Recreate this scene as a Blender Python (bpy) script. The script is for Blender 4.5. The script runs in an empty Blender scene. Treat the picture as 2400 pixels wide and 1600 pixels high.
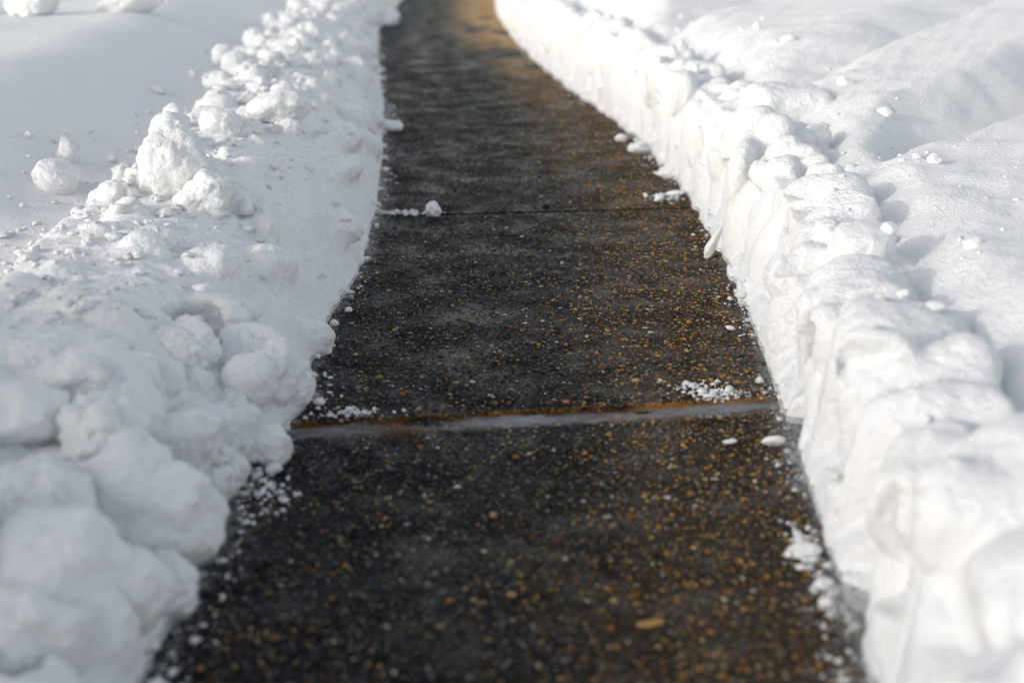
import bpy, bmesh, math, random
import numpy as np
from mathutils import Vector, Matrix, Euler
from mathutils.bvhtree import BVHTree

S = bpy.context.scene
COL = S.collection
R = random.Random(11)
rad = math.radians

# ------------------------------------------------------------------ helpers
def link(o):
    COL.objects.link(o); return o

def tag(o, label=None, cat=None, group=None, kind=None):
    if label: o['label'] = label
    if cat: o['category'] = cat
    if group: o['group'] = group
    if kind: o['kind'] = kind
    return o

def mesh_np(name, V, F, mat, smooth=True):
    """V (n,3) array, F (m,k) array of equal-sized polygons"""
    me = bpy.data.meshes.new(name)
    V = np.ascontiguousarray(V, dtype=np.float32); F = np.ascontiguousarray(F, dtype=np.int32)
    me.vertices.add(len(V)); me.vertices.foreach_set('co', V.ravel())
    k = F.shape[1]
    me.loops.add(F.size); me.loops.foreach_set('vertex_index', F.ravel())
    me.polygons.add(len(F))
    me.polygons.foreach_set('loop_start', np.arange(0, F.size, k, dtype=np.int32))
    me.polygons.foreach_set('loop_total', np.full(len(F), k, dtype=np.int32))
    me.update(calc_edges=True); me.validate()
    if smooth: me.polygons.foreach_set('use_smooth', np.ones(len(me.polygons), dtype=bool))
    me.materials.append(mat)
    return me

_perm = np.random.RandomState(5).permutation(4096).astype(np.int32)
_grad = np.random.RandomState(6).normal(size=(4096, 3)).astype(np.float32)
_grad /= np.linalg.norm(_grad, axis=1)[:, None]
def pn(P, seed=0):
    """gradient noise, about -0.7..0.7, for an (n,3) array"""
    P = P.astype(np.float32) + np.float32(seed * 17.31)
    I = np.floor(P).astype(np.int32); f = P - I
    w = f * f * f * (f * (f * 6 - 15) + 10)
    out = 0
    for a in (0, 1):
        wa = w[:, 0] if a else 1 - w[:, 0]
        ha = _perm[(I[:, 0] + a) & 4095]
        for b in (0, 1):
            wb = w[:, 1] if b else 1 - w[:, 1]
            hb = _perm[(ha + I[:, 1] + b) & 4095]
            for c in (0, 1):
                wc = w[:, 2] if c else 1 - w[:, 2]
                g = _grad[_perm[(hb + I[:, 2] + c) & 4095]]
                d = g[:, 0] * (f[:, 0] - a) + g[:, 1] * (f[:, 1] - b) + g[:, 2] * (f[:, 2] - c)
                out = out + wa * wb * wc * d
    return out

def pn2(x, y, sx, sy, seed=0):
    return pn(np.stack([np.ravel(x) * sx, np.ravel(y) * sy, np.full(np.size(x), .37 + seed)], 1), seed).reshape(np.shape(x))

def sstep(a, b, x):
    t = np.clip((x - a) / (b - a), 0, 1); return t * t * (3 - 2 * t)

_yy = np.linspace(-1, 45, 4601)
def curve(pts, sm=.35):
    p = np.array(pts); v = np.interp(_yy, p[:, 0], p[:, 1])
    n = int(sm / .01); k = np.exp(-.5 * (np.arange(-3 * n, 3 * n + 1) / n) ** 2); k /= k.sum()
    v = np.convolve(np.pad(v, 3 * n, mode='edge'), k, 'valid')
    return lambda y: np.interp(y, _yy, v)

# plan of the shovelled path: its right and left edge, x as a function of y (metres, camera over the origin)
eR = curve([(-1, .36), (.5, .40), (1.72, .470), (2.1, .508), (3.1, .575), (3.9, .622), (4.6, .645), (5.4, .635), (6.03, .605), (6.63, .565), (7.39, .48), (8.4, .34), (9.5, .22), (11.5, .04), (14.6, -.15), (17.5, -.22), (45, -.5)], .25)
eL = curve([(-1, -.50), (1.72, -.49), (2.13, -.487), (2.42, -.50), (2.67, -.46), (2.85, -.425), (3.13, -.455), (3.5, -.462), (3.97, -.43), (4.95, -.468), (5.76, -.52), (7.7, -.68), (10.5, -.96), (13, -1.18), (17.5, -1.3), (45, -1.6)], .12)
hR = curve([(-1, .26), (2.2, .27), (3.2, .30), (4.6, .36), (7.8, .40), (12, .40), (45, .36)])
hL = curve([(-1, .22), (2, .22), (3, .26), (4.6, .33), (6.8, .35), (12, .34), (45, .32)])

# ------------------------------------------------------------------ snow fields behind the banks
def field_right(x, y):
    u = x - eR(y)
    z = hR(y) - .005 + .03 * (1 - sstep(3, 4.8, y)) + (.02 + .09 * sstep(3.5, 6.0, y)) * np.clip(u - .35, 0, 3)
    q = (x - .78) * -.8 + (y - 3.45) * .6 + .10 * pn2(x, y, 2.2, 2.2, 3) + .012 * pn2(x, y, 9, 9, 4)
    wx = sstep(.32, .6, u)
    z = z + wx * (-.12 * sstep(-.02, .09, q) + .17 * sstep(.10, .42, q))
    q2 = q - .85 + .12 * pn2(x, y, 1.7, 1.7, 8)
    z = z + wx * (-.07 * sstep(-.03, .10, q2) + .10 * sstep(.10, .5, q2))
    q3 = q - 2.3 + .2 * pn2(x, y, 1.1, 1.1, 12)
    z = z + wx * (-.09 * sstep(-.05, .15, q3) + .14 * sstep(.15, .8, q3))
    z = z - .11 * (1 - sstep(.20, .46 , u + .05 * pn2(x, y, 6, 6, 5)))
    # wind ripples running up to the right
    a = x * .45 + y * .89; b = -x * .89 + y * .45
    z = z + .05 * pn2(x, y, .9, .9, 1) + .007 * pn2(a, b, 2.2, 16, 2) + .0045 * pn2(a, b, 5, 42, 6)
    z = z + .022 * pn2(x, y, 5, 5, 7) * (1 - .6 * sstep(.6, 1.4, u)) + .008 * pn2(x, y, 15, 15, 9) * (1 - .8 * sstep(.5, 1.0, u))
    return z

def field_left(x, y):
    u = eL(y) - x
    near = 1 - sstep(2.9, 4.2, y)
    z = hL(y) - .085 + .22 * sstep(.68, 1.45, u) * (1 - near * .6)
    z = z + (.72 - z) * np.exp(-(np.maximum(np.abs(x + 2.05) - .15, 0) / .36) ** 2 - (np.maximum(np.abs(y - .6) - 1.4, 0) / .40) ** 2)  # unseen snow heap, added to throw shade over the near left bank
    z = z + .06 * pn2(x, y, .8, .8, 21) + .02 * pn2(x, y, 3, 3, 22) * (1 - .6 * sstep(.8, 1.4, u))
    a = x * .8 - y * .6; b = x * .6 + y * .8
    z = z + .004 * pn2(a, b, 6, 30, 23) + .0025 * pn2(a, b, 30, 70, 25) + .012 * pn2(x, y, 14, 14, 24) * (1 - sstep(.6, 1.0, u)) 
    z = z - .22 * (1 - sstep(.3, .62, u))
    return z

# ------------------------------------------------------------------ materials
def nodes(name):
    m = bpy.data.materials.new(name); m.use_nodes = True
    nt = m.node_tree; nt.nodes.clear()
    out = nt.nodes.new('ShaderNodeOutputMaterial')
    return m, nt, out

def N(nt, t, **kw):
    n = nt.nodes.new(t)
    for k, v in kw.items():
        if k.startswith('i_'):
            key = k[2:].replace('_', ' ')
            n.inputs[int(key) if key.isdigit() else key].default_value = v
        else: setattr(n, k, v)
    return n

def noise_node(nt, co, scale, detail=3, rough=.6):
    n = N(nt, 'ShaderNodeTexNoise', i_Scale=scale, i_Detail=detail, i_Roughness=rough)
    nt.links.new(co, n.inputs['Vector']); return n

def ramp(nt, fac, stops):
    r = nt.nodes.new('ShaderNodeValToRGB'); e = r.color_ramp.elements
    while len(e) < len(stops): e.new(.5)
    for el, (p, c) in zip(e, stops): el.position = p; el.color = (*c, 1) if len(c) == 3 else c
    nt.links.new(fac, r.inputs[0]); return r

def snow_material(name, grain=1.0, col=(.94, .948, .958), sss=.0):
    m, nt, out = nodes(name); L = nt.links.new
    g = N(nt, 'ShaderNodeNewGeometry'); P = g.outputs['Position']
    b = N(nt, 'ShaderNodeBsdfPrincipled'); L(b.outputs[0], out.inputs[0])
    b.inputs['Base Color'].default_value = (*col, 1)
    b.inputs['Roughness'].default_value = .75
    b.inputs['Specular IOR Level'].default_value = .25
    if sss:
        b.inputs['Subsurface Weight'].default_value = sss
        b.inputs['Subsurface Radius'].default_value = (1, .95, .9)
        b.inputs['Subsurface Scale'].default_value = .006
    n1 = noise_node(nt, P, 330, 2, .7); n2 = noise_node(nt, P, 75, 3, .6)
    add = N(nt, 'ShaderNodeMath', operation='ADD'); mul = N(nt, 'ShaderNodeMath', operation='MULTIPLY'); mul.inputs[1].default_value = 1.8
    L(n2.outputs[0], mul.inputs[0]); L(n1.outputs[0], add.inputs[0]); L(mul.outputs[0], add.inputs[1])
    bu = N(nt, 'ShaderNodeBump', i_Strength=1.0, i_Distance=.006 * grain)
    L(add.outputs[0], bu.inputs['Height']); L(bu.outputs[0], b.inputs['Normal'])
    return m

SNOW = snow_material('snow', .8)
FIELD = snow_material('wind_packed_snow', .8)

def path_material():
    m, nt, out = nodes('wet_aggregate_concrete'); L = nt.links.new
    g = N(nt, 'ShaderNodeNewGeometry'); P = g.outputs['Position']
    b = N(nt, 'ShaderNodeBsdfPrincipled'); L(b.outputs[0], out.inputs[0])
    at = N(nt, 'ShaderNodeAttribute', attribute_name='tone')
    # matrix of tightly set small stones: two sizes of cells, dark mortar in the gaps between them
    def stones(scale, stops):
        vo = N(nt, 'ShaderNodeTexVoronoi', i_Scale=scale); L(P, vo.inputs['Vector'])
        sep = N(nt, 'ShaderNodeSeparateColor'); L(vo.outputs['Color'], sep.inputs[0])
        c = ramp(nt, sep.outputs[0], stops); c.color_ramp.interpolation = 'CONSTANT'
        gap = ramp(nt, vo.outputs['Distance'], [(.25, (1, 1, 1)), (.62, (.12, .12, .13))])
        m_ = N(nt, 'ShaderNodeMix', data_type='RGBA', blend_type='MULTIPLY'); m_.inputs[0].default_value = 1
        L(c.outputs[0], m_.inputs[6]); L(gap.outputs[0], m_.inputs[7])
        return m_.outputs[2], vo.outputs['Distance'], sep.outputs[1]
    c1, d1, r1 = stones(130.0, [(0, (.003, .0035, .0045)), (.34, (.012, .0135, .017)), (.58, (.048, .053, .063)), (.74, (.085, .092, .105)), (.84, (.05, .035, .02)), (.90, (.26, .25, .24)), (.955, (.30, .16, .04))])  # palest stones of both sizes brightened: glints put into the colour
    c2, d2, r2 = stones(290.0, [(0, (.003, .0035, .0045)), (.40, (.010, .0115, .015)), (.68, (.050, .055, .065)), (.85, (.12, .125, .13)), (.93, (.30, .29, .26))])
    big = noise_node(nt, P, 90, 3, .6)
    sel = N(nt, 'ShaderNodeMath', operation='GREATER_THAN'); sel.inputs[1].default_value = .5; L(big.outputs[0], sel.inputs[0])
    mx = N(nt, 'ShaderNodeMix', data_type='RGBA'); L(sel.outputs[0], mx.inputs[0]); L(c1, mx.inputs[6]); L(c2, mx.inputs[7])
    vo = N(nt, 'ShaderNodeMath', operation='ADD'); L(d1, vo.inputs[0]); L(d2, vo.inputs[1])
    # pebbles carry their own colour in the attribute, alpha tells pebble from matrix
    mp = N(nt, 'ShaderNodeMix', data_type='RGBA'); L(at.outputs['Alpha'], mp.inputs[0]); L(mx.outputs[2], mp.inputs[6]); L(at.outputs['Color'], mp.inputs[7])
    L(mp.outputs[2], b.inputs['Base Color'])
    wet = noise_node(nt, P, 5.5, 4, .65)
    rr = ramp(nt, wet.outputs[0], [(.32, (.26,) * 3), (.62, (.55,) * 3)])
    L(rr.outputs[0], b.inputs['Roughness'])
    sp = ramp(nt, wet.outputs[0], [(.30, (.34,) * 3), (.46, (.08,) * 3), (.64, (.03,) * 3)]); L(sp.outputs[0], b.inputs['Specular IOR Level'])
    b.inputs['IOR'].default_value = 1.33
    bn = noise_node(nt, P, 170, 4, .7)
    ad = N(nt, 'ShaderNodeMath', operation='SUBTRACT'); L(bn.outputs[0], ad.inputs[0]); L(vo.outputs[0], ad.inputs[1])
    bu = N(nt, 'ShaderNodeBump', i_Strength=1.0, i_Distance=.005)
    L(ad.outputs[0], bu.inputs['Height']); L(bu.outputs[0], b.inputs['Normal'])
    return m
PATH = path_material()

def slush_material(name, cover_scale, lo, hi, col=(.55, .57, .60), tint=(.5, .5, .5)):
    """thin melting slush: patches of white grains over a wet, see-through film"""
    m, nt, out = nodes(name); L = nt.links.new
    g = N(nt, 'ShaderNodeNewGeometry'); P = g.outputs['Position']
    at = N(nt, 'ShaderNodeAttribute', attribute_name='cover')
    n = noise_node(nt, P, cover_scale, 5, .68)
    ad = N(nt, 'ShaderNodeMath', operation='ADD'); L(n.outputs[0], ad.inputs[0]); L(at.outputs['Fac'], ad.inputs[1])
    mr = N(nt, 'ShaderNodeMapRange', i_1=lo, i_2=hi); L(ad.outputs[0], mr.inputs[0])
    b = N(nt, 'ShaderNodeBsdfPrincipled', i_Roughness=.35); b.inputs['Base Color'].default_value = (*col, 1); b.inputs['IOR'].default_value = 1.31
    n2 = noise_node(nt, P, 220, 3, .7); bu = N(nt, 'ShaderNodeBump', i_Strength=.8, i_Distance=.003); L(n2.outputs[0], bu.inputs['Height']); L(bu.outputs[0], b.inputs['Normal'])
    t = N(nt, 'ShaderNodeBsdfTransparent')
    mix = N(nt, 'ShaderNodeMixShader'); L(mr.outputs[0], mix.inputs[0]); L(t.outputs[0], mix.inputs[1]); L(b.outputs[0], mix.inputs[2])
    L(mix.outputs[0], out.inputs[0])
    return m
ICE = slush_material('grey_ice', 38, .35, 1.1, (.20, .205, .22))
SLUSH = slush_material('melting_slush', 55, .55, 1.05, (.30, .31, .32))

def plain(name, col, rough=.6, bump=.0, scale=60):
    m, nt, out = nodes(name); L = nt.links.new
    b = N(nt, 'ShaderNodeBsdfPrincipled', i_Roughness=rough); L(b.outputs[0], out.inputs[0])
    g = N(nt, 'ShaderNodeNewGeometry'); n = noise_node(nt, g.outputs['Position'], scale, 4, .6)
    r = ramp(nt, n.outputs[0], [(.3, tuple(c * .6 for c in col)), (.7, tuple(min(1, c * 1.3) for c in col))])
    L(r.outputs[0], b.inputs['Base Color'])
    if bump:
        bu = N(nt, 'ShaderNodeBump', i_Strength=.8, i_Distance=bump); L(n.outputs[0], bu.inputs['Height']); L(bu.outputs[0], b.inputs['Normal'])
    return m

# ------------------------------------------------------------------ signed-distance snow banks, meshed by surface nets
def axis_steps(a, b, step):
    v = [a]
    while v[-1] < b: v.append(v[-1] + step(v[-1]))
    return np.array(v, dtype=np.float32)

class Bank:
    """u = distance from the path edge into the snow, y along the path, z up"""
    def __init__(self, side, body):
        self.side = side; self.edge = eR if side > 0 else eL
        self.U = axis_steps(-.20, 1.05, lambda u: .0065 if u < .36 else .012)
        self.Y = axis_steps(.5, 21, lambda y: .014 if y < 1.5 else .009 if y < 2.3 else .0072 if y < 3.2 else .00225 * y)
        self.Z = axis_steps(-.03, .56, lambda z: .0072)
        self.D = body(self.U[:, None, None], self.Y[None, :, None], self.Z[None, None, :]).astype(np.float32)
    def win(self, c, r):
        sl = []; ax = []
        for A, ci, ri in zip((self.U, self.Y, self.Z), c, r):
            i0 = np.searchsorted(A, ci - ri); i1 = np.searchsorted(A, ci + ri)
            sl.append(slice(i0, i1)); ax.append(A[i0:i1])
        if min(len(a) for a in ax) < 2: return None
        return tuple(sl), ax[0][:, None, None] - c[0], ax[1][None, :, None] - c[1], ax[2][None, None, :] - c[2]
    def blend(self, sl, d, k, carve=False):
        A = self.D[sl]
        if carve:
            d = -d; h = np.clip(.5 - .5 * (d - A) / k, 0, 1); self.D[sl] = A * h + d * (1 - h) + k * h * (1 - h)
        else:
            h = np.clip(.5 + .5 * (d - A) / k, 0, 1); self.D[sl] = d * (1 - h) + A * h - k * h * (1 - h)
    def blob(self, c, r, rot=(0, 0, 0), k=.012, p=2.6, carve=False):
        w = self.win(c, (max(r) * 1.2 + .03,) * 3)
        if w is None: return
        sl, a, b, d = w
        M = np.array(Euler(rot).to_matrix().transposed())
        q = [np.abs((M[i][0] * a + M[i][1] * b + M[i][2] * d) / r[i]) for i in range(3)]
        f = ((q[0] ** p + q[1] ** p + q[2] ** p) ** (1 / p) - 1) * min(r)
        self.blend(sl, f.astype(np.float32), k, carve)
    def slab(self, c, h, rot, rnd=.03, k=.008, carve=False):
        w = self.win(c, tuple(x * 1.15 + .08 for x in h))
        if w is None: return
        sl, a, b, d = w
        M = np.array(Euler(rot).to_matrix().transposed())
        q = [np.abs(M[i][0] * a + M[i][1] * b + M[i][2] * d) - (h[i] - rnd) for i in range(3)]
        f = np.sqrt(sum(np.maximum(x, 0) ** 2 for x in q)) + np.minimum(np.maximum(np.maximum(q[0], q[1]), q[2]), 0) - rnd
        self.blend(sl, f.astype(np.float32), k, carve)
    def build(self):
        D = self.D; S_ = D < 0
        nx, ny, nz = D.shape
        cnt = np.zeros((nx - 1, ny - 1, nz - 1), np.int8)
        for i in (0, 1):
            for j in (0, 1):
                for l in (0, 1): cnt += S_[i:nx - 1 + i, j:ny - 1 + j, l:nz - 1 + l]
        act = (cnt > 0) & (cnt < 8)
        ci = np.argwhere(act)
        idx = np.full(act.shape, -1, np.int32); idx[act] = np.arange(len(ci))
        acc = np.zeros((len(ci), 3), np.float32); n = np.zeros(len(ci), np.float32)
        corner = [(0, 0, 0), (1, 0, 0), (0, 1, 0), (1, 1, 0), (0, 0, 1), (1, 0, 1), (0, 1, 1), (1, 1, 1)]
        vals = [D[ci[:, 0] + a, ci[:, 1] + b, ci[:, 2] + c] for a, b, c in corner]
        for p in range(8):
            for q in range(p + 1, 8):
                cp, cq = np.array(corner[p]), np.array(corner[q])
                if np.abs(cp - cq).sum() != 1: continue
                m = (vals[p] < 0) != (vals[q] < 0)
                t = vals[p][m] / (vals[p][m] - vals[q][m])
                acc[m] += cp + t[:, None] * (cq - cp); n[m] += 1
        G = ci + acc / n[:, None]
        quads = []
        for ax in range(3):
            o = [s for s in range(3) if s != ax]
            lo = [slice(None)] * 3; hi = [slice(None)] * 3
            for s in o: lo[s] = slice(1, -1); hi[s] = slice(1, -1)
            lo[ax] = slice(0, -1); hi[ax] = slice(1, None)
            A, B = S_[tuple(lo)], S_[tuple(hi)]
            e = np.argwhere(A != B); fl = A[tuple(e.T)]
            base = e.copy()
            def cell(d0, d1):
                c = base.copy(); c[:, o[0]] += d0; c[:, o[1]] += d1
                return idx[tuple(c.T)]
            q = np.stack([cell(0, 0), cell(1, 0), cell(1, 1), cell(0, 1)], 1)
            flip = fl if ax != 1 else ~fl
            q[~flip] = q[~flip][:, ::-1]
            quads.append(q)
        F = np.concatenate(quads)
        F = F[(F >= 0).all(1)]
        u = np.interp(G[:, 0], np.arange(nx), self.U); y = np.interp(G[:, 1], np.arange(ny), self.Y); z = np.interp(G[:, 2], np.arange(nz), self.Z)
        V = np.stack([self.edge(y) + self.side * u, y, z], 1)
        if self.side < 0: F = F[:, ::-1]
        return V, F

def vnormals(V, F):
    n = np.cross(V[F[:, 2]] - V[F[:, 0]], V[F[:, 3]] - V[F[:, 1]])
    out = np.zeros_like(V)
    for k in range(4):
        for a in range(3): out[:, a] += np.bincount(F[:, k], n[:, a], len(V))
    return out / (np.linalg.norm(out, axis=1)[:, None] + 1e-12)

def relax(V, F, it=1):
    for _ in range(it):
        s = np.zeros_like(V); c = np.zeros(len(V))
        for k in range(4):
            a, b = F[:, k], F[:, (k + 1) % 4]
            for i, j in ((a, b), (b, a)):
                for d in range(3): s[:, d] += np.bincount(i, V[j, d], len(V))
                c += np.bincount(i, minlength=len(V))
        V = V * .5 + .5 * s / np.maximum(c, 1)[:, None]
    return V

# ---- right bank: a row of shovel-cut slabs with rounded tops
def right_body(u, y, z):
    h = hR(y) - .035
    x = eR(y) + u
    H = h - .05 * sstep(.16, .30, u) - .55 * sstep(.45, .95, u)
    wall = np.where(u < 9, .012 + .06 * sstep(.02, .12, z) + .10 * np.maximum(z, 0), 0) - u
    return np.maximum((z - H) * .8, wall)
bR = Bank(1, right_body)
y = .55
while y < 20.5:
    w = R.uniform(.14, .30) * (1 + .03 * y)
    h = hR(y) + R.uniform(-.075, .03)
    if R.random() < .15: h -= .06
    o = R.uniform(-.008, .03); lean = R.uniform(-.06, .14); ru = R.uniform(.13, .22)
    bR.blob((o + ru + lean * .10, y + w / 2, .07), (ru, w * R.uniform(.48, .56), h - .07), (R.uniform(-.14, .14), lean, R.uniform(-.35, .2)), k=.003, p=R.uniform(2.1, 3.0))
    for _ in range(R.choice((0, 1, 1, 2))):                          # smaller lobes and shovel bites on the face
        zz = R.uniform(.35, .95) * h; yy = y + w * R.uniform(.1, .9)
        bR.blob((o + .06 + lean * zz, yy, zz), (R.uniform(.035, .07), w * R.uniform(.2, .42), R.uniform(.05, .12)), (R.uniform(-.3, .3), lean, R.uniform(-.4, .4)), k=.008, p=R.uniform(2.2, 3))
    for _ in range(R.choice((0, 1, 1, 2))):                          # flat slices left by the shovel blade
        zz = R.uniform(.35, 1.05) * h; th = R.uniform(.012, .035)
        bR.slab((o + lean * zz - .06 + th, y + w * R.uniform(.1, .9), zz), (.06, w * R.uniform(.25, .6), R.uniform(.05, .14)), (R.uniform(-.35, .35), lean + R.uniform(-.25, .1), R.uniform(-.5, .3)), rnd=.006, k=.004, carve=True)
    if R.random() < .45:                                              # bite out of the top edge
        bR.slab((R.uniform(.03, .12), y + w * R.uniform(0, 1), h + .02), (.09, R.uniform(.02, .06), R.uniform(.04, .075)), (R.uniform(-.5, .5), R.uniform(-.4, .4), R.uniform(-.6, .6)), rnd=.012, k=.006, carve=True)
    if R.random() < .95:                                              # crease between two shovel cuts
        bR.blob((o + .005, y + R.uniform(-.015, .015), h * .6), (R.uniform(.07, .11), R.uniform(.010, .022), h * .6), (R.uniform(-.14, .14), lean, R.uniform(-.6, .1)), k=.005, p=2.2, carve=True)
    if R.random() < .15:
        zz = R.uniform(.3, 1) * h
        bR.blob((o - .015 + lean * zz, y + w * R.uniform(0, 1), zz), (.04, w * R.uniform(.2, .35), R.uniform(.06, .14)), (R.uniform(-.2, .2), lean, 0), k=.010, p=2.4, carve=True)
    y += w * R.uniform(.8, 1.0)
# hummocks along the crest and rubble behind it
y = .6
while y < 20:
    for _ in range(3):
        r = R.uniform(.03, .075); u = r + R.uniform(.06, .22); yy = y + R.uniform(-.08, .08)
        bR.blob((u, yy, float(hR(yy)) - .03 + R.uniform(-.04, .025) - .05 * (u > .24)), (r, r * R.uniform(.7, 1.3), r * R.uniform(.5, .9)), tuple(R.uniform(-.6, .6) for _ in range(3)), k=.016)
    for _ in range(2):
        u = R.uniform(.25, .6); yy = y + R.uniform(-.1, .1); r = R.uniform(.02, .06)
        bR.blob((u, yy, float(hR(yy)) - R.uniform(.07, .12)), (r, r * R.uniform(.7, 1.4), r * R.uniform(.6, 1)), tuple(R.uniform(-.6, .6) for _ in range(3)), k=.008, p=3)
    y += .09 + .012 * y
# the features that stand out in the near part
bR.slab((.17, 2.50, .14), (.125, .115, .16), (.03, .13, -.22), rnd=.045, k=.01)
bR.blob((.17, 2.47, .28), (.09, .10, .035), (0, .2, 0), k=.02)
bR.slab((.22, 1.74, .13), (.14, .16, .18), (0, .2, -.3), rnd=.07, k=.02)
bR.blob((.27, 1.72, .30), (.11, .14, .06), (.1, 0, .2), k=.03)
bR.blob((.40, 2.62, .27), (.08, .12, .08), (0, 0, .2), k=.03, carve=True)
bR.blob((.36, 2.0, .27), (.06, .22, .09), (0, 0, .2), k=.03, carve=True)
bR.slab((.155, 4.30, .30), (.05, .058, .125), (.05, .1, .1), rnd=.045, k=.012)      # upright pillar on the crest
bR.slab((.30, 4.42, .27), (.035, .05, .10), (.1, .2, .3), rnd=.03, k=.01)
bR.slab((.32, 5.0, .35), (.16, .10, .075), (.1, .05, .2), rnd=.06, k=.01)           # rounded block lying behind the crest
bR.blob((.34, 3.55, .30), (.13, .14, .10), (0, 0, .3), k=.03, carve=True)
bR.blob((.24, 3.62, .29), (.08, .09, .07), (0, 0, .3), k=.012)
R.seed(41)
y = 3.6
while y < 16:                                                        # small heaps crumbled down at the foot of the wall
    for _ in range(R.choice((1, 2, 3))):
        r = R.uniform(.012, .034) * (1 + .05 * y)
        bR.blob((R.uniform(-.03, .025), y + R.uniform(-.12, .12), R.uniform(-.01, .02)), (r * R.uniform(.7, 1.3), r * R.uniform(1, 2.2), r * R.uniform(.6, 1.2)), (R.uniform(-.4, .4), R.uniform(-.3, .5), R.uniform(-.6, .6)), k=.010, p=R.uniform(2.2, 3.4))
    y += R.uniform(.08, .5) + .02 * y
VR_u = lambda V: V[:, 0] - eR(V[:, 1])
bR.D = np.maximum(bR.D, (-bR.U)[:, None, None] + (.03 * np.clip(bR.Z, 0, 1))[None, None, :] - .002)        # the shovel ran along the slab: a straight foot
V, F = bR.build(); bR.D = None
V = relax(V, F, 1)
n = vnormals(V, F)
Ps = V * np.array([1, 1, .55])
fl = np.array([1.5, 9, 1.6]); fl2 = np.array([3, 22, 3])
d = (.008 * pn(V * fl, 6) + .002 * pn(V * fl2, 7)) * sstep(.0, .08, V[:, 2]) * np.clip(-n[:, 0], 0, 1) * (VR_u(V) < .2) + .009 * pn(Ps * 14, 1) + .0055 * pn(Ps * 38, 2) + .0032 * pn(V * 90, 3)
d *= sstep(-.01, .05, V[:, 2]) * .8 + .2
V = V + n * d[:, None]
bank = link(bpy.data.objects.new('snow_bank', mesh_np('snow_bank', V, F, SNOW)))
tag(bank, 'sunlit snow bank with a steep fluted shovel-cut wall, on the right of the wet path', 'snow bank', 'snow banks beside the path')
VR, FR = V, F

# ---- left bank: crumbled slope near, smoother wall farther on, rubble along its crest
def prof_L(u, y):
    far = sstep(3.6, 5.2, y)
    t = np.clip(u / (.42 + .05 * far), 0, 1)
    return hL(y) * (1 - (1 - t) ** (1.7 + .6 * far))
def left_body(u, y, z):
    h = hL(y)
    far = sstep(3.6, 5.2, y)
    near = 1 - far
    prof = prof_L(u, y)
    H = prof - .6 * sstep(.62, 1.02, u)
    wall = .012 + .1 * np.maximum(z, 0) - u
    return np.maximum((z - H) * .7, wall)
bL = Bank(-1, left_body)
R.seed(29)
top_L = lambda u, y: float(prof_L(u, y))
y = .6
while y < 20:
    far = float(sstep(3.4, 5.0, y))
    for _ in range(2):
        u = R.uniform(.04, .60) if far < .5 else R.gauss(.50, .12)
        yy = y + R.uniform(-.08, .08); r = R.uniform(.03, .10) if far < .5 else R.uniform(.02, .06)
        if far < .5 and u > .25: r *= .6
        bL.blob((u, yy, top_L(u, yy) - R.uniform(-.01, .35) * r), (r * R.uniform(.8, 1.25), r * R.uniform(.8, 1.3), r * R.uniform(.6, 1)), tuple(R.uniform(-.7, .7) for _ in range(3)), k=.03 if far < .5 else .010, p=R.uniform(2.2, 3.6))
    if yy > 5.6:                                                         # farther on the rubble lies right up to the path edge
        for _ in range(2):
            u = R.uniform(.06, .5); yy = y + R.uniform(-.1, .1); r = R.uniform(.03, .085)
            bL.blob((u, yy, top_L(u, yy) - R.uniform(0, .4) * r), (r, r * R.uniform(.8, 1.5), r * R.uniform(.6, .9)), tuple(R.uniform(-.7, .7) for _ in range(3)), k=.012, p=R.uniform(2.2, 3.6))
    elif far > .5 and R.random() < .6:
        u = R.uniform(.06, .3)
        bL.blob((u, y, top_L(u, y) - .03), (.07, R.uniform(.12, .3), .05), (R.uniform(-.2, .2), R.uniform(.3, .7), R.uniform(-.3, .3)), k=.03, p=2.2)
    y += .085 + .012 * y
# crumbled toe of the wall
y = 1.0
while y < 14:
    r = R.uniform(.006, .018)
    bL.blob((R.gauss(.005, .014), y, R.uniform(-.01, .03)), (r, r * 1.3, r * R.uniform(.5, .9)), tuple(R.uniform(-.5, .5) for _ in range(3)), k=.008)
    y += R.uniform(.02, .10) + .012 * y
bL.blob((.235, 2.88, .13), (.06, .075, .13), (0, 0, .2), k=.015, carve=True)
bL.blob((.125, 1.545, .09), (.04, .05, .12), (0, 0, .2), k=.01, carve=True)            # dark hollow behind the fallen chunks
V, F = bL.build(); bL.D = None
V = relax(V, F, 1)
n = vnormals(V, F)
d = .014 * pn(V * 16, 11) + .010 * pn(V * 38, 12) + .0055 * pn(V * 85, 13)
d *= sstep(-.01, .05, V[:, 2]) * .8 + .2
V = V + n * d[:, None]
bank2 = link(bpy.data.objects.new('snow_bank', mesh_np('snow_bank', V, F, SNOW)))
tag(bank2, 'crumbled snow bank with loose rubble along its crest, on the left of the wet path', 'snow bank', 'snow banks beside the path')
VL, FL = V, F

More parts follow.
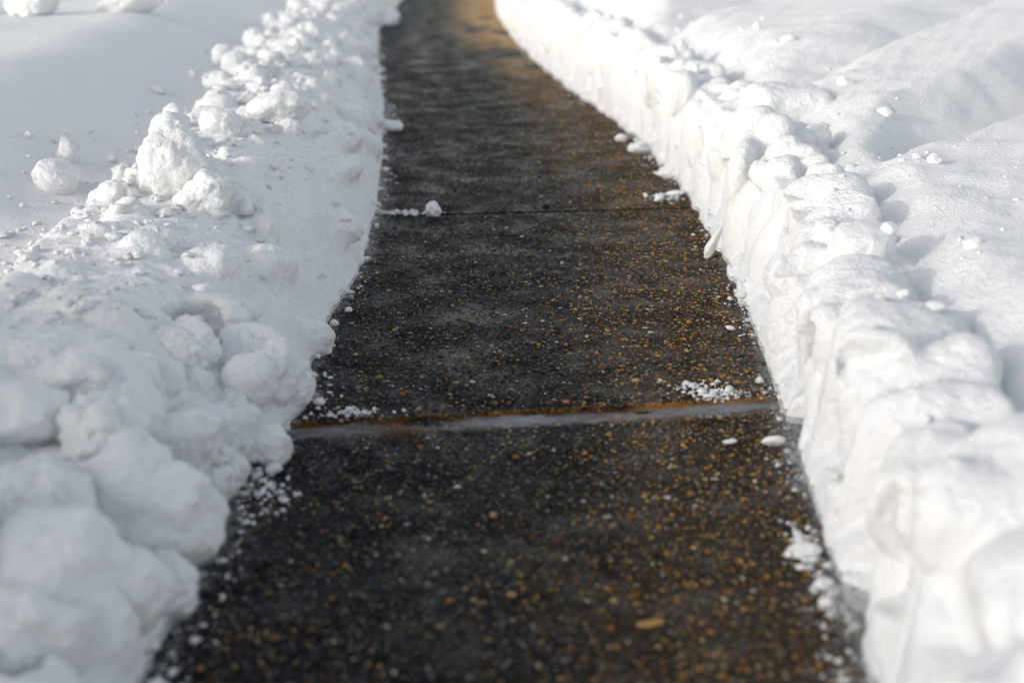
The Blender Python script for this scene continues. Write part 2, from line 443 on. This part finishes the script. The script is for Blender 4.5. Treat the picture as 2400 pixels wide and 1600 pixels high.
# ---- the fields
def sheet(fn, edge, side):
    us = axis_steps(.2, 30, lambda u: .011 if u < 1.3 else .011 + (u - 1.3) * .035)
    ys = axis_steps(-3, 60, lambda y: .05 if y < .8 else .014 if y < 3 else .0045 * y)
    uu, yy = np.meshgrid(us, ys, indexing='ij')
    xx = edge(yy) + side * uu
    zz = fn(xx, yy)
    t = sstep(12, 28, uu) + sstep(25, 55, yy); t = np.clip(t, 0, 1)
    zz = zz * (1 - t) + .1 * t
    V = np.stack([xx.ravel(), yy.ravel(), zz.ravel()], 1)
    nu, ny = uu.shape
    i = np.arange(nu * ny).reshape(nu, ny)
    F = np.stack([i[:-1, :-1], i[1:, :-1], i[1:, 1:], i[:-1, 1:]], -1).reshape(-1, 4)
    if side < 0: F = F[:, ::-1]
    return V, F
Vf, Ff = sheet(field_right, eR, 1)
o = link(bpy.data.objects.new('snow_field', mesh_np('snow_field', Vf, Ff, FIELD))); tag(o, kind='structure')
Vg, Fg = sheet(field_left, eL, -1)
o = link(bpy.data.objects.new('snow_field', mesh_np('snow_field', Vg, Fg, FIELD))); tag(o, kind='structure')
rg = 900.0
gv = np.array([(-rg, -rg, -.03), (rg, -rg, -.03), (rg, rg, -.03), (-rg, rg, -.03)])
o = link(bpy.data.objects.new('ground', mesh_np('ground', gv, np.array([[0, 1, 2, 3]]), FIELD, False))); tag(o, kind='structure')

# ------------------------------------------------------------------ the path: wet exposed-aggregate slabs with cross joints
joints = [(.65, .15), (2.77, .16), (4.88, .13), (7.02, .10), (9.3, .08), (11.7, .06), (14.1, .05), (16.6, .05), (19, .05)]
ys = axis_steps(-3, 40, lambda y: .03 if y < .8 else .008 if y < 3 else .0035 * y)
for yj, _ in joints:
    ys = ys[np.abs(ys - yj) > .065]
    ys = np.concatenate([ys, yj + np.array([-.062, -.056, -.05, -.046, -.043, -.04, -.036, -.033, -.03, -.026, -.022, -.016, -.011, -.007, -.003, 0, .003, .007, .011, .016, .022, .026, .03, .033, .036, .04, .043, .046, .05, .056, .062])])
ys.sort()
xs = np.linspace(-.32, 1.32, 170)
tt, yy = np.meshgrid(xs, ys, indexing='ij')
l, r_ = eL(yy), eR(yy)
xx = l + (r_ - l) * tt
sl = np.zeros_like(yy)
for k, (yj, s) in enumerate(joints):
    sl += s * np.exp(-((yy - yj) / .6) ** 2) * (xx - .05)
y2 = yy + sl
zz = .0008 * pn2(xx, y2, 7, 7, 31) + .0010 * pn2(xx, y2, 40, 40, 32) + .0007 * pn2(xx, y2, 110, 110, 33)
zz *= np.clip(3 / np.maximum(yy, .1), 0, 1) ** 1.5
for k, (yj, s) in enumerate(joints):
    w = .044 if k == 1 else .010
    zz -= (.018 if k == 1 else .022) * (1 - sstep(w * (.8 if k == 1 else .5), w * 1.15, np.abs(yy - yj) + .004 * pn2(xx, y2, 25, 25, 34)))
nu, ny = yy.shape
i = np.arange(nu * ny).reshape(nu, ny)
Fp = np.stack([i[:-1, :-1], i[1:, :-1], i[1:, 1:], i[:-1, 1:]], -1).reshape(-1, 4)
Vp = np.stack([xx.ravel(), y2.ravel(), zz.ravel()], 1)
# pebbles set in the surface, part of the same slab mesh
rs = np.random.RandomState(3)
bm = bmesh.new(); bmesh.ops.create_icosphere(bm, subdivisions=2, radius=1)
bm.verts.ensure_lookup_table()
iv = np.array([v.co[:] for v in bm.verts]); it = np.array([[v.index for v in f.verts] for f in bm.faces]); bm.free()
iv = iv / np.linalg.norm(iv, axis=1)[:, None]
npb = 68000
py = 1.35 * np.exp(rs.rand(npb) * math.log(9.5 / 1.35)) 
pt0 = rs.rand(npb)
keep = pt0 < np.clip((py / 3.6) ** .6, .45, 1)
py = py[keep]; npb = len(py)
pt = rs.uniform(-.04, 1.04, npb)
px = eL(py) + (eR(py) - eL(py)) * pt
size = np.exp(rs.normal(math.log(.0021), .52, npb)).clip(.0014, .0090) * (1 + .03 * py) * (.78 + .22 * sstep(1.8, 2.9, py))
asp = rs.uniform(.45, 1, npb); flat = rs.uniform(.35, .7, npb); ang = rs.rand(npb) * math.pi
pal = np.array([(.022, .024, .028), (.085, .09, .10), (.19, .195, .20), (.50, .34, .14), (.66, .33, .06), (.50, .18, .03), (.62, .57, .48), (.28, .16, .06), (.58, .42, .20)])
# far more ochre stones on the right: its sunlit warmth put into the colours
lit_strip = sstep(.50, .80, pt + .18 * pn2(px, py, 1.6, .9, 41) + .08 * pn2(px, py, 6, 4, 42))
pi = np.where(rs.rand(npb) < .05 + .80 * lit_strip, rs.choice(len(pal), npb, p=[.10, .12, .08, .19, .20, .08, .05, .09, .09]), rs.choice(len(pal), npb, p=[.33, .32, .17, .03, .01, .01, .04, .06, .03]))
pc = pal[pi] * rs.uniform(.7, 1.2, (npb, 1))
jit = 1 + .18 * rs.normal(size=(npb, len(iv), 1))
P = iv[None] * jit
P[:, :, 0] *= size[:, None]; P[:, :, 1] *= (size * asp)[:, None]; P[:, :, 2] *= (size * flat)[:, None]
c, s = np.cos(ang)[:, None], np.sin(ang)[:, None]
P = np.stack([P[:, :, 0] * c - P[:, :, 1] * s, P[:, :, 0] * s + P[:, :, 1] * c, P[:, :, 2]], -1)
P += np.stack([px, py, -size * flat * rs.uniform(.2, .7, npb) + .0006], 1)[:, None, :]
inj = np.zeros(npb, bool)
for yj, s in joints: inj |= np.abs(py - s * (px - .05) - yj) < (.046 if yj == joints[1][0] else .016)
P = P[~inj]; pc = pc[~inj]; npb = len(P)
nb = len(Vp)
Fb = (it[None] + (np.arange(npb) * len(iv))[:, None, None]).reshape(-1, 3) + nb
Vall = np.concatenate([Vp, P.reshape(-1, 3)])
me = bpy.data.meshes.new('path')
me.vertices.add(len(Vall)); me.vertices.foreach_set('co', Vall.astype(np.float32).ravel())
me.loops.add(Fp.size + Fb.size); me.loops.foreach_set('vertex_index', np.concatenate([Fp.ravel(), Fb.ravel()]).astype(np.int32))
me.polygons.add(len(Fp) + len(Fb))
tot = np.concatenate([np.full(len(Fp), 4), np.full(len(Fb), 3)]).astype(np.int32)
me.polygons.foreach_set('loop_start', np.concatenate([[0], np.cumsum(tot)[:-1]]).astype(np.int32)); me.polygons.foreach_set('loop_total', tot)
me.update(calc_edges=True)
me.polygons.foreach_set('use_smooth', np.ones(len(tot), dtype=bool))
me.materials.append(PATH)
ca = me.color_attributes.new('tone', 'FLOAT_COLOR', 'POINT')
tone = np.zeros((len(Vall), 4), np.float32)
# rust-coloured sand lines the joints
dj = np.abs(yy.ravel() - joints[1][0]) + .012 * pn2(xx, y2, 12, 12, 35).ravel() + .006 * pn2(xx, y2, 50, 50, 36).ravel()
lit_tint = sstep(.42, .85, tt + .22 * pn2(xx, y2, 1.6, .9, 41) + .10 * pn2(xx, y2, 6, 4, 42)).ravel() * (.06 + .9 * sstep(6.5, 13, y2.ravel()) * sstep(-.25, .25, pn2(xx, y2, 5, 1.6, 43).ravel() + .3 * sstep(11, 15, y2.ravel())))  # ochre tint growing with distance paints the sun's glow on the far right
sj = np.where(yy.ravel() > joints[1][0], .85, .5) * sstep(-.35, .3, pn2(xx, y2, 9, 30, 37).ravel() + .25 * sstep(.0, .3, xx.ravel())) * (.45 + .55 * sstep(-.3, .2, xx.ravel()))
tone[:nb, :3] = np.where((dj < .1)[:, None], np.array([(.42, .19, .03)]), np.array([(.62, .36, .14)])); tone[:nb, 3] = np.maximum(.9 * sj * (1 - sstep(.044, .066, dj)), lit_tint * .8)
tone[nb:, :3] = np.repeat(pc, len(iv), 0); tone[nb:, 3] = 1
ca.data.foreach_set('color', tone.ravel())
path = link(bpy.data.objects.new('path', me)); tag(path, kind='structure')

# ------------------------------------------------------------------ BVH of everything things can lie on
def tris(F): return np.concatenate([F[:, [0, 1, 2]], F[:, [0, 2, 3]]])
def crop(V, F, ymax=16):
    m = (V[F[:, 0], 1] < ymax); return F[m]
allV = []; allF = []; off = 0
for V_, F_ in ((VR, FR), (VL, FL), (Vf, crop(Vf, Ff)), (Vg, crop(Vg, Fg)), (Vp, crop(Vp, Fp))):
    allV.append(V_); allF.append(F_ + off); off += len(V_)
bvh = BVHTree.FromPolygons(np.concatenate(allV).tolist(), np.concatenate(allF).tolist())
def ground(x, y):
    h = bvh.ray_cast(Vector((x, y, 2)), Vector((0, 0, -1)))
    return (h[0].z, h[1]) if h[0] else (0, Vector((0, 0, 1)))

# ------------------------------------------------------------------ snow chunks
def chunk_mesh(seed, sub=4, cuts=5, rough=1.0, cutd=.62, taper=0):
    bm = bmesh.new(); bmesh.ops.create_icosphere(bm, subdivisions=sub, radius=1)
    v = np.array([q.co[:] for q in bm.verts]); f = np.array([[q.index for q in g.verts] for g in bm.faces]); bm.free()
    v /= np.linalg.norm(v, axis=1)[:, None]
    rs = np.random.RandomState(seed)
    r = np.ones(len(v))
    for _ in range(cuts):
        dd = rs.normal(size=3); dd /= np.linalg.norm(dd); k = rs.uniform(cutd, .95)
        c = v @ dd; lim = np.where(c > .05, k / np.maximum(c, .05), 9)
        hh = np.clip(.5 + .5 * (lim - r) / .12, 0, 1); r = lim * (1 - hh) + r * hh - .12 * hh * (1 - hh)
    v = v * r[:, None]
    nn = v / np.linalg.norm(v, axis=1)[:, None]
    v = v + nn * (rough * (.21 * pn(v * 1.7, seed) + .09 * pn(v * 4, seed + 1) + .06 * pn(v * 9, seed + 2) + .04 * pn(v * 20, seed + 3) + .022 * pn(v * 45, seed + 4)))[:, None]
    if taper: v[:, :2] *= (1.05 - .8 * sstep(-.6, 1.0, v[:, 2]))[:, None]
    return mesh_np('snow_chunk', v, f, SNOW)
protos = [chunk_mesh(100 + k, 4, R.choice((3, 5, 7)), 1.1) for k in range(9)]
icy = slush_material('icy_snow', 60, -.2, .35, (.70, .72, .74))
def chunk(x, y, size, label, cat='snow chunk', group=None, name='snow_chunk', sink=.3, me=None, z=None, rot=None, mat=None):
    o = bpy.data.objects.new(name, me or R.choice(protos)); link(o)
    g = ground(x, y)[0] if z is None else z
    sx, sy, sz = size if isinstance(size, tuple) else (size * R.uniform(.85, 1.2), size * R.uniform(.85, 1.2), size * R.uniform(.7, .95))
    o.scale = (sx, sy, sz); o.location = (x, y, g + sz * (1 - 2 * sink))
    o.rotation_euler = rot or (R.uniform(-.3, .3), R.uniform(-.3, .3), R.uniform(0, 6.28))
    tag(o, label, cat, group)
    return o
def big(seed, **k): return chunk_mesh(seed, 5, **k)

# near left: fallen lumps at the foot of the bank
chunk(-.54, 2.80, (.115, .09, .10), 'broad crumbly snow chunk jutting toward the path above the frozen joint on the left', me=big(1, cuts=4, rough=1.3), z=.06, sink=.35)
chunk(-.525, 2.70, (.06, .055, .06), 'smooth round snow knob stuck on the front of the broad crumbly chunk', me=big(2, cuts=1, rough=.6), z=.09, sink=.4)
chunk(-.452, 2.52, (.036, .034, .042), 'glassy melting snow lump alone on the slab just below the frozen joint', me=big(3, cuts=3, rough=1.0), z=0, sink=.12)
chunk(-.59, 2.50, (.075, .07, .065), 'lumpy snow chunk at the left path edge behind the glassy melting lump', me=big(4, cuts=5), z=.03, sink=.25)
chunk(-.70, 2.55, (.08, .09, .075), 'wedge-shaped snow block leaning on the left bank above the edge chunks', me=big(5, cuts=7), z=.11, sink=.3)
chunk(-.545, 2.07, (.095, .09, .088), 'large round snow boulder bulging over the path edge in the left foreground', me=big(6, cuts=2, rough=.9), z=.02, sink=.15)
chunk(-.635, 1.78, (.11, .12, .105), 'largest blurred snow boulder, nearest the camera on the left bank', me=big(7, cuts=3, rough=.9), z=.05, sink=.2)
chunk(-.535, 1.80, (.055, .06, .06), 'blurred rounded snow lump on the path side of the largest boulder', me=big(8, cuts=3, rough=.9), z=.06, sink=.2)
chunk(-.545, 1.52, (.07, .06, .055), 'flat-topped snow block at the bottom edge of the left foreground', me=big(9, cuts=7, rough=.7), z=.0, sink=.2)
chunk(-.70, 1.50, (.09, .08, .085), 'pale snow lump in the bottom left corner beside the flat-topped block', me=big(10, cuts=3), z=.04, sink=.2)
chunk(-.80, 2.15, (.10, .09, .08), 'soft snow hump on the shaded left bank behind the large boulders', me=big(11, cuts=4), sink=.45)
chunk(-.74, 2.30, (.06, .06, .05), 'small pointed snow piece between the soft hump and the wedge block', me=big(12, cuts=6), sink=.35)
chunk(-.465, 1.66, (.018, .02, .02), 'small bright snow nugget at the path edge under the nearest boulders', me=protos[0], z=0, sink=.1)
chunk(-.455, 1.55, (.02, .018, .014), 'small dirty snow crumb on the wet slab by the flat-topped block', me=protos[1], z=0, sink=.15)
R.seed(5)
for k, (cx, cy, r) in enumerate(((-.66, 2.72, .07), (-.62, 2.62, .055), (-.56, 2.62, .05), (-.52, 2.38, .055), (-.58, 2.30, .075), (-.66, 2.14, .08), (-.53, 1.93, .06), (-.70, 1.93, .085), (-.62, 1.62, .08), (-.80, 1.72, .09), (-.84, 2.45, .07), (-.50, 2.86, .05))):
    chunk(cx, cy, (r * R.uniform(.9, 1.2), r * R.uniform(.85, 1.1), r * R.uniform(.8, 1)), 'soft rounded snow lump among the heaped lumps of the shaded left foreground', me=big(40 + k, cuts=R.choice((3, 5, 8)), rough=R.uniform(1.2, 1.9)), group='heaped lumps of the left foreground', z=max(0, ground(cx, cy)[0] - .045), sink=.26)
# lit lumps along the left crest
chunk(-1.30, 4.03, (.075, .065, .055), 'round snowball resting alone on the smooth snow at the far left', me=big(13, cuts=2, rough=.9), sink=.2)
chunk(-.885, 3.72, (.10, .085, .12), 'tall bright sunlit snow lump standing highest on the left crest', me=big(14, cuts=5, rough=1.0), sink=.25)
chunk(-.80, 3.62, (.075, .07, .07), 'bright sunlit snow shoulder joined to the tall crest lump', me=big(15, cuts=5, rough=1.1), sink=.3)
chunk(-1.13, 4.06, (.03, .03, .04), 'little bright upright snow scrap beside the lone snowball', me=protos[2], sink=.2)
chunk(-.80, 4.9, (.11, .10, .065), 'cap-shaped snow block with a shaded side on the left crest, halfway along', me=big(16, cuts=5), sink=.2)
chunk(-.93, 4.55, (.07, .07, .055), 'smooth white snow lump below the cap-shaped block on the left crest', me=big(17, cuts=3), sink=.25)
chunk(-1.02, 4.25, (.06, .06, .05), 'rounded snow lump at the inner side of the left crest near the tall lump', me=big(18, cuts=3), sink=.25)
chunk(-2.62, 7.95, (.20, .16, .085), 'big bright snow block far off in the top left corner', me=big(19, cuts=4, rough=.8), sink=.2)
chunk(-2.13, 8.15, (.21, .16, .065), 'long low bright snow block far off beside the top left corner block', me=big(20, cuts=4, rough=.8), sink=.2)
chunk(-2.98, 7.95, (.13, .14, .085), 'bright snow block cut by the left edge of the photo at its top', me=big(21, cuts=4, rough=.8), sink=.2)
chunk(-1.17, 13.6, (.12, .15, .09), 'blurred white snow clump on the left edge of the far end of the path', me=big(22, cuts=4), z=0, sink=.2)
chunk(-.27, 4.83, (.034, .03, .03), 'knob of snow at the tip of a powdery tail on the second joint', me=protos[3], z=0, sink=.15)
chunk(-.59, 6.85, (.07, .06, .035), 'snow clump fallen at the foot of the left wall by the third joint', me=protos[4], z=0, sink=.2)
# right edge of the path
chunk(.515, 2.62, (.024, .015, .012), 'bright white snow clump lying on the slab by the right wall below the frozen joint', me=protos[5], z=0, sink=.15)
chunk(.43, 2.63, (.014, .012, .006), 'thin grey melting snow scrap left of the bright clump under the frozen joint', me=protos[6], z=0, sink=.3)
chunk(.475, 2.12, (.017, .03, .011), 'loose white snow patch on the wet slab in the right foreground', me=protos[7], z=0, sink=.25)
chunk(.485, 2.0, (.015, .02, .010), 'small snow clump against the right wall nearest the camera', me=protos[8], z=0, sink=.25)
chunk(.612, 4.2, (.022, .018, .062), 'thin leaning shard of snow propped against the right wall', me=big(23, cuts=9, cutd=.45, rough=1.3, taper=1), z=.0, sink=.12, rot=(.1, .35, .3))
chunk(.535, 5.1, (.02, .018, .014), 'small white snow crumb on the slab between second and third joint at the right', me=protos[0], z=0, sink=.15)
chunk(.60, 5.2, (.045, .03, .012), 'flat smear of snow touching the right wall beside a small crumb', me=protos[1], z=0, sink=.25)
chunk(.50, 6.5, (.03, .025, .02), 'pale snow crumb on the path before the third joint by the right wall', me=protos[2], z=0, sink=.2)
chunk(.56, 6.2, (.05, .06, .03), 'heap of broken snow at the foot of the right wall near the third joint', me=protos[3], z=0, sink=.25)
chunk(.63, 5.6, (.06, .07, .04), 'slumped snow heap against the right wall between the crumbs', me=protos[4], z=0, sink=.3)

# small lumps scattered over the two crests
R.seed(77)
cnt = 0
while cnt < 95:
    yy = 3.2 * math.exp(R.random() * math.log(14 / 3.2)); uu = R.gauss(.50, .16)
    if uu < .2 or uu > .72: continue
    x = float(eL(yy)) - uu
    chunk(x, yy, R.choice((.014, .02, .028, .038)) * (1 + .03 * yy), 'small rounded snow lump among the loose rubble on the crest of the left bank', group='loose lumps on the left crest', sink=.42)
    cnt += 1
cnt = 0
while cnt < 45:
    yy = 2.2 * math.exp(R.random() * math.log(12 / 2.2)); uu = R.uniform(.12, .6)
    x = float(eR(yy)) + uu
    chunk(x, yy, R.choice((.012, .018, .026)) * (1 + .03 * yy), 'small broken snow piece in the rubble behind the crest of the right bank', group='broken pieces behind the right crest', sink=.35)
    cnt += 1

# ------------------------------------------------------------------ uncountable crumbs of snow along both edges and on the crests
bm = bmesh.new(); bmesh.ops.create_icosphere(bm, subdivisions=1, radius=1); bm.verts.ensure_lookup_table()
cv = np.array([v.co[:] for v in bm.verts]); cf = np.array([[v.index for v in f.verts] for f in bm.faces]); bm.free()
cv /= np.linalg.norm(cv, axis=1)[:, None]
rs = np.random.RandomState(8)
pts = []
def spill(nn, fn):
    for _ in range(nn):
        x, y_, s = fn(); z, nr = ground(x, y_); pts.append((x, y_, z, s))
def lnsize(m, sd=.6): return float(np.exp(rs.normal(math.log(m), sd)))
def clump(k):
    while True:
        y_ = 1.4 * math.exp(rs.rand() * math.log(8))
        if pn2(np.array([math.log(y_)]), 0, 9, 1, 70 + k)[0] > rs.uniform(-.1, .35): return y_
def e_right():
    y_ = clump(2); return float(eR(y_)) + .02 - abs(rs.normal(0, .028)), y_, lnsize(.0019) * (1 + .10 * y_)
def e_left():
    y_ = clump(1); return float(eL(y_)) - .01 + abs(rs.normal(0, .03)), y_, lnsize(.0022) * (1 + .08 * y_)
def patch(cx, cy, sx, sy, m): return lambda: (cx + rs.normal(0, sx), cy + rs.normal(0, sy), lnsize(m))
def crestL():
    y_ = 2.6 * math.exp(rs.rand() * math.log(4)); return float(eL(y_)) - abs(rs.normal(.5, .2)), y_, lnsize(.0055) * (1 + .05 * y_)
def crestR():
    y_ = 2.0 * math.exp(rs.rand() * math.log(5)); return float(eR(y_)) + rs.uniform(.05, .75), y_, lnsize(.004) * (1 + .05 * y_)
spill(650, e_right); spill(420, e_left); spill(1500, crestL); spill(220, crestR)
for a in ((.43, 2.92, .035, .02, .0022), (.40, 2.98, .03, .02, .002), (.47, 2.93, .03, .03, .002), (.45, 2.82, .025, .01, .0022), (-.33, 2.80, .04, .012, .0026), (.475, 2.14, .013, .05, .003), (.49, 1.97, .012, .05, .003), (-.46, 1.63, .02, .06, .004), (-.44, 2.35, .03, .06, .003), (-.5, 2.45, .03, .05, .004), (-.36, 4.86, .05, .012, .005), (.56, 5.15, .03, .05, .004), (.46, 1.6, .02, .1, .003)):
    spill(95, patch(*a))
pts = np.array(pts)
k = len(pts)
Pc = cv[None] * (1 + .34 * rs.normal(size=(k, len(cv), 1)).clip(-2, 2)) * pts[:, 3][:, None, None] * rs.uniform(.7, 1.4, (k, 1, 3)) * np.array([1, 1, .6])
Pc += np.stack([pts[:, 0], pts[:, 1], pts[:, 2] + pts[:, 3] * .3], 1)[:, None, :]
Fc = (cf[None] + (np.arange(k) * len(cv))[:, None, None]).reshape(-1, 3)
o = link(bpy.data.objects.new('snow_crumbs', mesh_np('snow_crumbs', Pc.reshape(-1, 3), Fc, SNOW, False)))
tag(o, 'fine white snow crumbs scattered along both path edges and over the rubble', 'snow crumbs', kind='stuff')

# ------------------------------------------------------------------ slush films and ice
def film(name, mat, xs, ys, fx, fz, cover):
    a, b = np.meshgrid(xs, ys, indexing='ij'); X, Y_ = fx(a, b)
    Z = fz(a, b, X, Y_)
    nu, ny = a.shape; i = np.arange(nu * ny).reshape(nu, ny)
    F = np.stack([i[:-1, :-1], i[1:, :-1], i[1:, 1:], i[:-1, 1:]], -1).reshape(-1, 4)
    me = mesh_np(name, np.stack([X.ravel(), Y_.ravel(), Z.ravel()], 1), F, mat)
    at = me.attributes.new('cover', 'FLOAT', 'POINT'); at.data.foreach_set('value', cover(a, b, X, Y_).ravel().astype(np.float32))
    return link(bpy.data.objects.new(name, me))
o = film('ice_strip', ICE, np.linspace(-.62, .66, 220), np.linspace(-.05, .05, 30),
         lambda a, b: (a, 2.77 + .16 * (a - .05) + b + .010 * pn2(a, b, 9, 0, 51)),
         lambda a, b, X, Y: -.005 + .005 * pn2(a, b, 25, 25, 52) + .002 * pn2(a, b, 70, 70, 55) - .008 * sstep(.04, .05, np.abs(b)),
         lambda a, b, X, Y: .30 - .30 * sstep(.01, .042, np.abs(b - .004) + .02 * pn2(a, b, 9, 3, 54)) + .62 * pn2(a, b, 5, 14, 53))
tag(o, 'grey strip of frozen slush filling the nearest cross joint of the path', 'ice strip')
o = film('melting_slush', SLUSH, np.linspace(0, .26, 30), axis_steps(1.0, 12, lambda y: .01 if y < 3 else .0035 * y),
         lambda a, b: (eR(b) + .05 - a, b),
         lambda a, b, X, Y: .004 + .012 * (1 - sstep(0, .12, a)) + .003 * pn2(X, Y, 30, 30, 61),
         lambda a, b, X, Y: .26 * (1 - sstep(.03, .08, a)) * sstep(.8, 2.4, b) + .25 * pn2(X, Y, 4, 2.2, 62) - .35 * sstep(.06, .22, a))
tag(o, 'thin band of melting slush along the right edge of the path', 'slush', 'slush bands along the path', kind='stuff')
o = film('melting_slush', SLUSH, np.linspace(0, .34, 36), axis_steps(1.0, 12, lambda y: .01 if y < 3 else .0035 * y),
         lambda a, b: (eL(b) - .06 + a, b),
         lambda a, b, X, Y: .004 + .012 * (1 - sstep(0, .12, a)) + .003 * pn2(X, Y, 30, 30, 63),
         lambda a, b, X, Y: .20 * (1 - sstep(.05, .11, a)) + .25 * pn2(X, Y, 4, 2.2, 64) - .35 * sstep(.10, .30, a))
tag(o, 'thin grey band of melting slush along the left edge of the path', 'slush', 'slush bands along the path', kind='stuff')

# ------------------------------------------------------------------ litter on the slab
def flake(name, x, y, z, lx, ly, lz, rot, mat, label, cat, bend=.2, seed=0):
    bm = bmesh.new(); bmesh.ops.create_icosphere(bm, subdivisions=4, radius=1)
    for v in bm.verts:
        c = v.co; w = max(0, 1 - c.x * c.x) ** .35
        c.y = c.y * (.55 + .45 * w); c.z += bend * c.x * c.x * 2
    me = bpy.data.meshes.new(name); bm.to_mesh(me); bm.free()
    v = np.array([q.co[:] for q in me.vertices]); v += .12 * pn(v * 2.2, seed)[:, None] * v
    me.vertices.foreach_set('co', v.astype(np.float32).ravel())
    me.polygons.foreach_set('use_smooth', np.ones(len(me.polygons), dtype=bool)); me.materials.append(mat); me.update()
    o = link(bpy.data.objects.new(name, me)); o.location = (x, y, z); o.scale = (lx, ly, lz); o.rotation_euler = rot
    return tag(o, label, cat)
flake('wood_chip', .202, 1.87, .007, .0215, .008, .0035, (.1, -.05, .15), plain('ochre_bark', (.42, .22, .045), .5, .002, 120), 'flat ochre wood chip lying on the wet slab in the near foreground', 'wood chip', .15, 3)
flake('leaf_scrap', .114, 2.86, .005, .009, .006, .002, (.2, .1, .6), plain('red_leaf', (.55, .13, .05), .5, .001, 200), 'tiny orange-red leaf scrap lying just behind the frozen joint', 'leaf', .4, 4)
flake('twig', .27, 2.775, .011, .021, .0035, .003, (0, .05, .2), plain('black_twig', (.012, .011, .01), .5, .002, 150), 'short black twig frozen into the grey ice strip', 'twig', .1, 5)
flake('dark_pebble', .12, 4.98, .006, .014, .012, .009, (0, 0, .3), plain('dark_stone', (.015, .015, .017), .4, .002, 90), 'single dark pebble on the path just beyond the second joint', 'pebble', .0, 6)

# ------------------------------------------------------------------ light, sky, camera
el, ax, ay = rad(16), -.84, -.54
az = math.atan2(ax, ay)
W = bpy.data.worlds.new('World'); S.world = W; W.use_nodes = True
nt = W.node_tree; bg = nt.nodes['Background']
sky = nt.nodes.new('ShaderNodeTexSky'); sky.sky_type = 'NISHITA'; sky.sun_disc = False
sky.sun_elevation = el; sky.sun_rotation = az % (2 * math.pi)
sky.air_density = 1.0; sky.dust_density = 1.4; sky.ozone_density = 1.0
hs = nt.nodes.new('ShaderNodeHueSaturation'); hs.inputs['Saturation'].default_value = .45      # thin high haze whitens the sky
nt.links.new(sky.outputs[0], hs.inputs['Color']); nt.links.new(hs.outputs[0], bg.inputs[0]); bg.inputs[1].default_value = .15
sun = bpy.data.lights.new('sun', 'SUN'); sun.energy = .64; sun.angle = rad(.8); sun.color = (1, .985, .95)
so = link(bpy.data.objects.new('sun', sun))
so.rotation_euler = Vector((ax * math.cos(el), ay * math.cos(el), math.sin(el) * math.hypot(ax, ay))).to_track_quat('Z', 'Y').to_euler()

cam = bpy.data.cameras.new('camera'); cam.lens = 50; cam.sensor_width = 36; cam.clip_end = 3000; cam.clip_start = .05
cam.dof.use_dof = True; cam.dof.focus_distance = 3.75; cam.dof.aperture_fstop = 2.2; cam.dof.aperture_blades = 0
co = link(bpy.data.objects.new('camera', cam)); co.location = (0, 0, 1.0); co.rotation_euler = (rad(90 - 16.76), 0, 0)
S.camera = co
S.view_settings.view_transform = 'Standard'; S.view_settings.look = 'None'; S.view_settings.exposure = .80; S.view_settings.gamma = 1
S.view_settings.use_white_balance = True; S.view_settings.white_balance_temperature = 6800; S.view_settings.white_balance_tint = 10
S.cycles.max_bounces = 8; S.cycles.diffuse_bounces = 4; S.cycles.transparent_max_bounces = 12
S.cycles.use_denoising = True
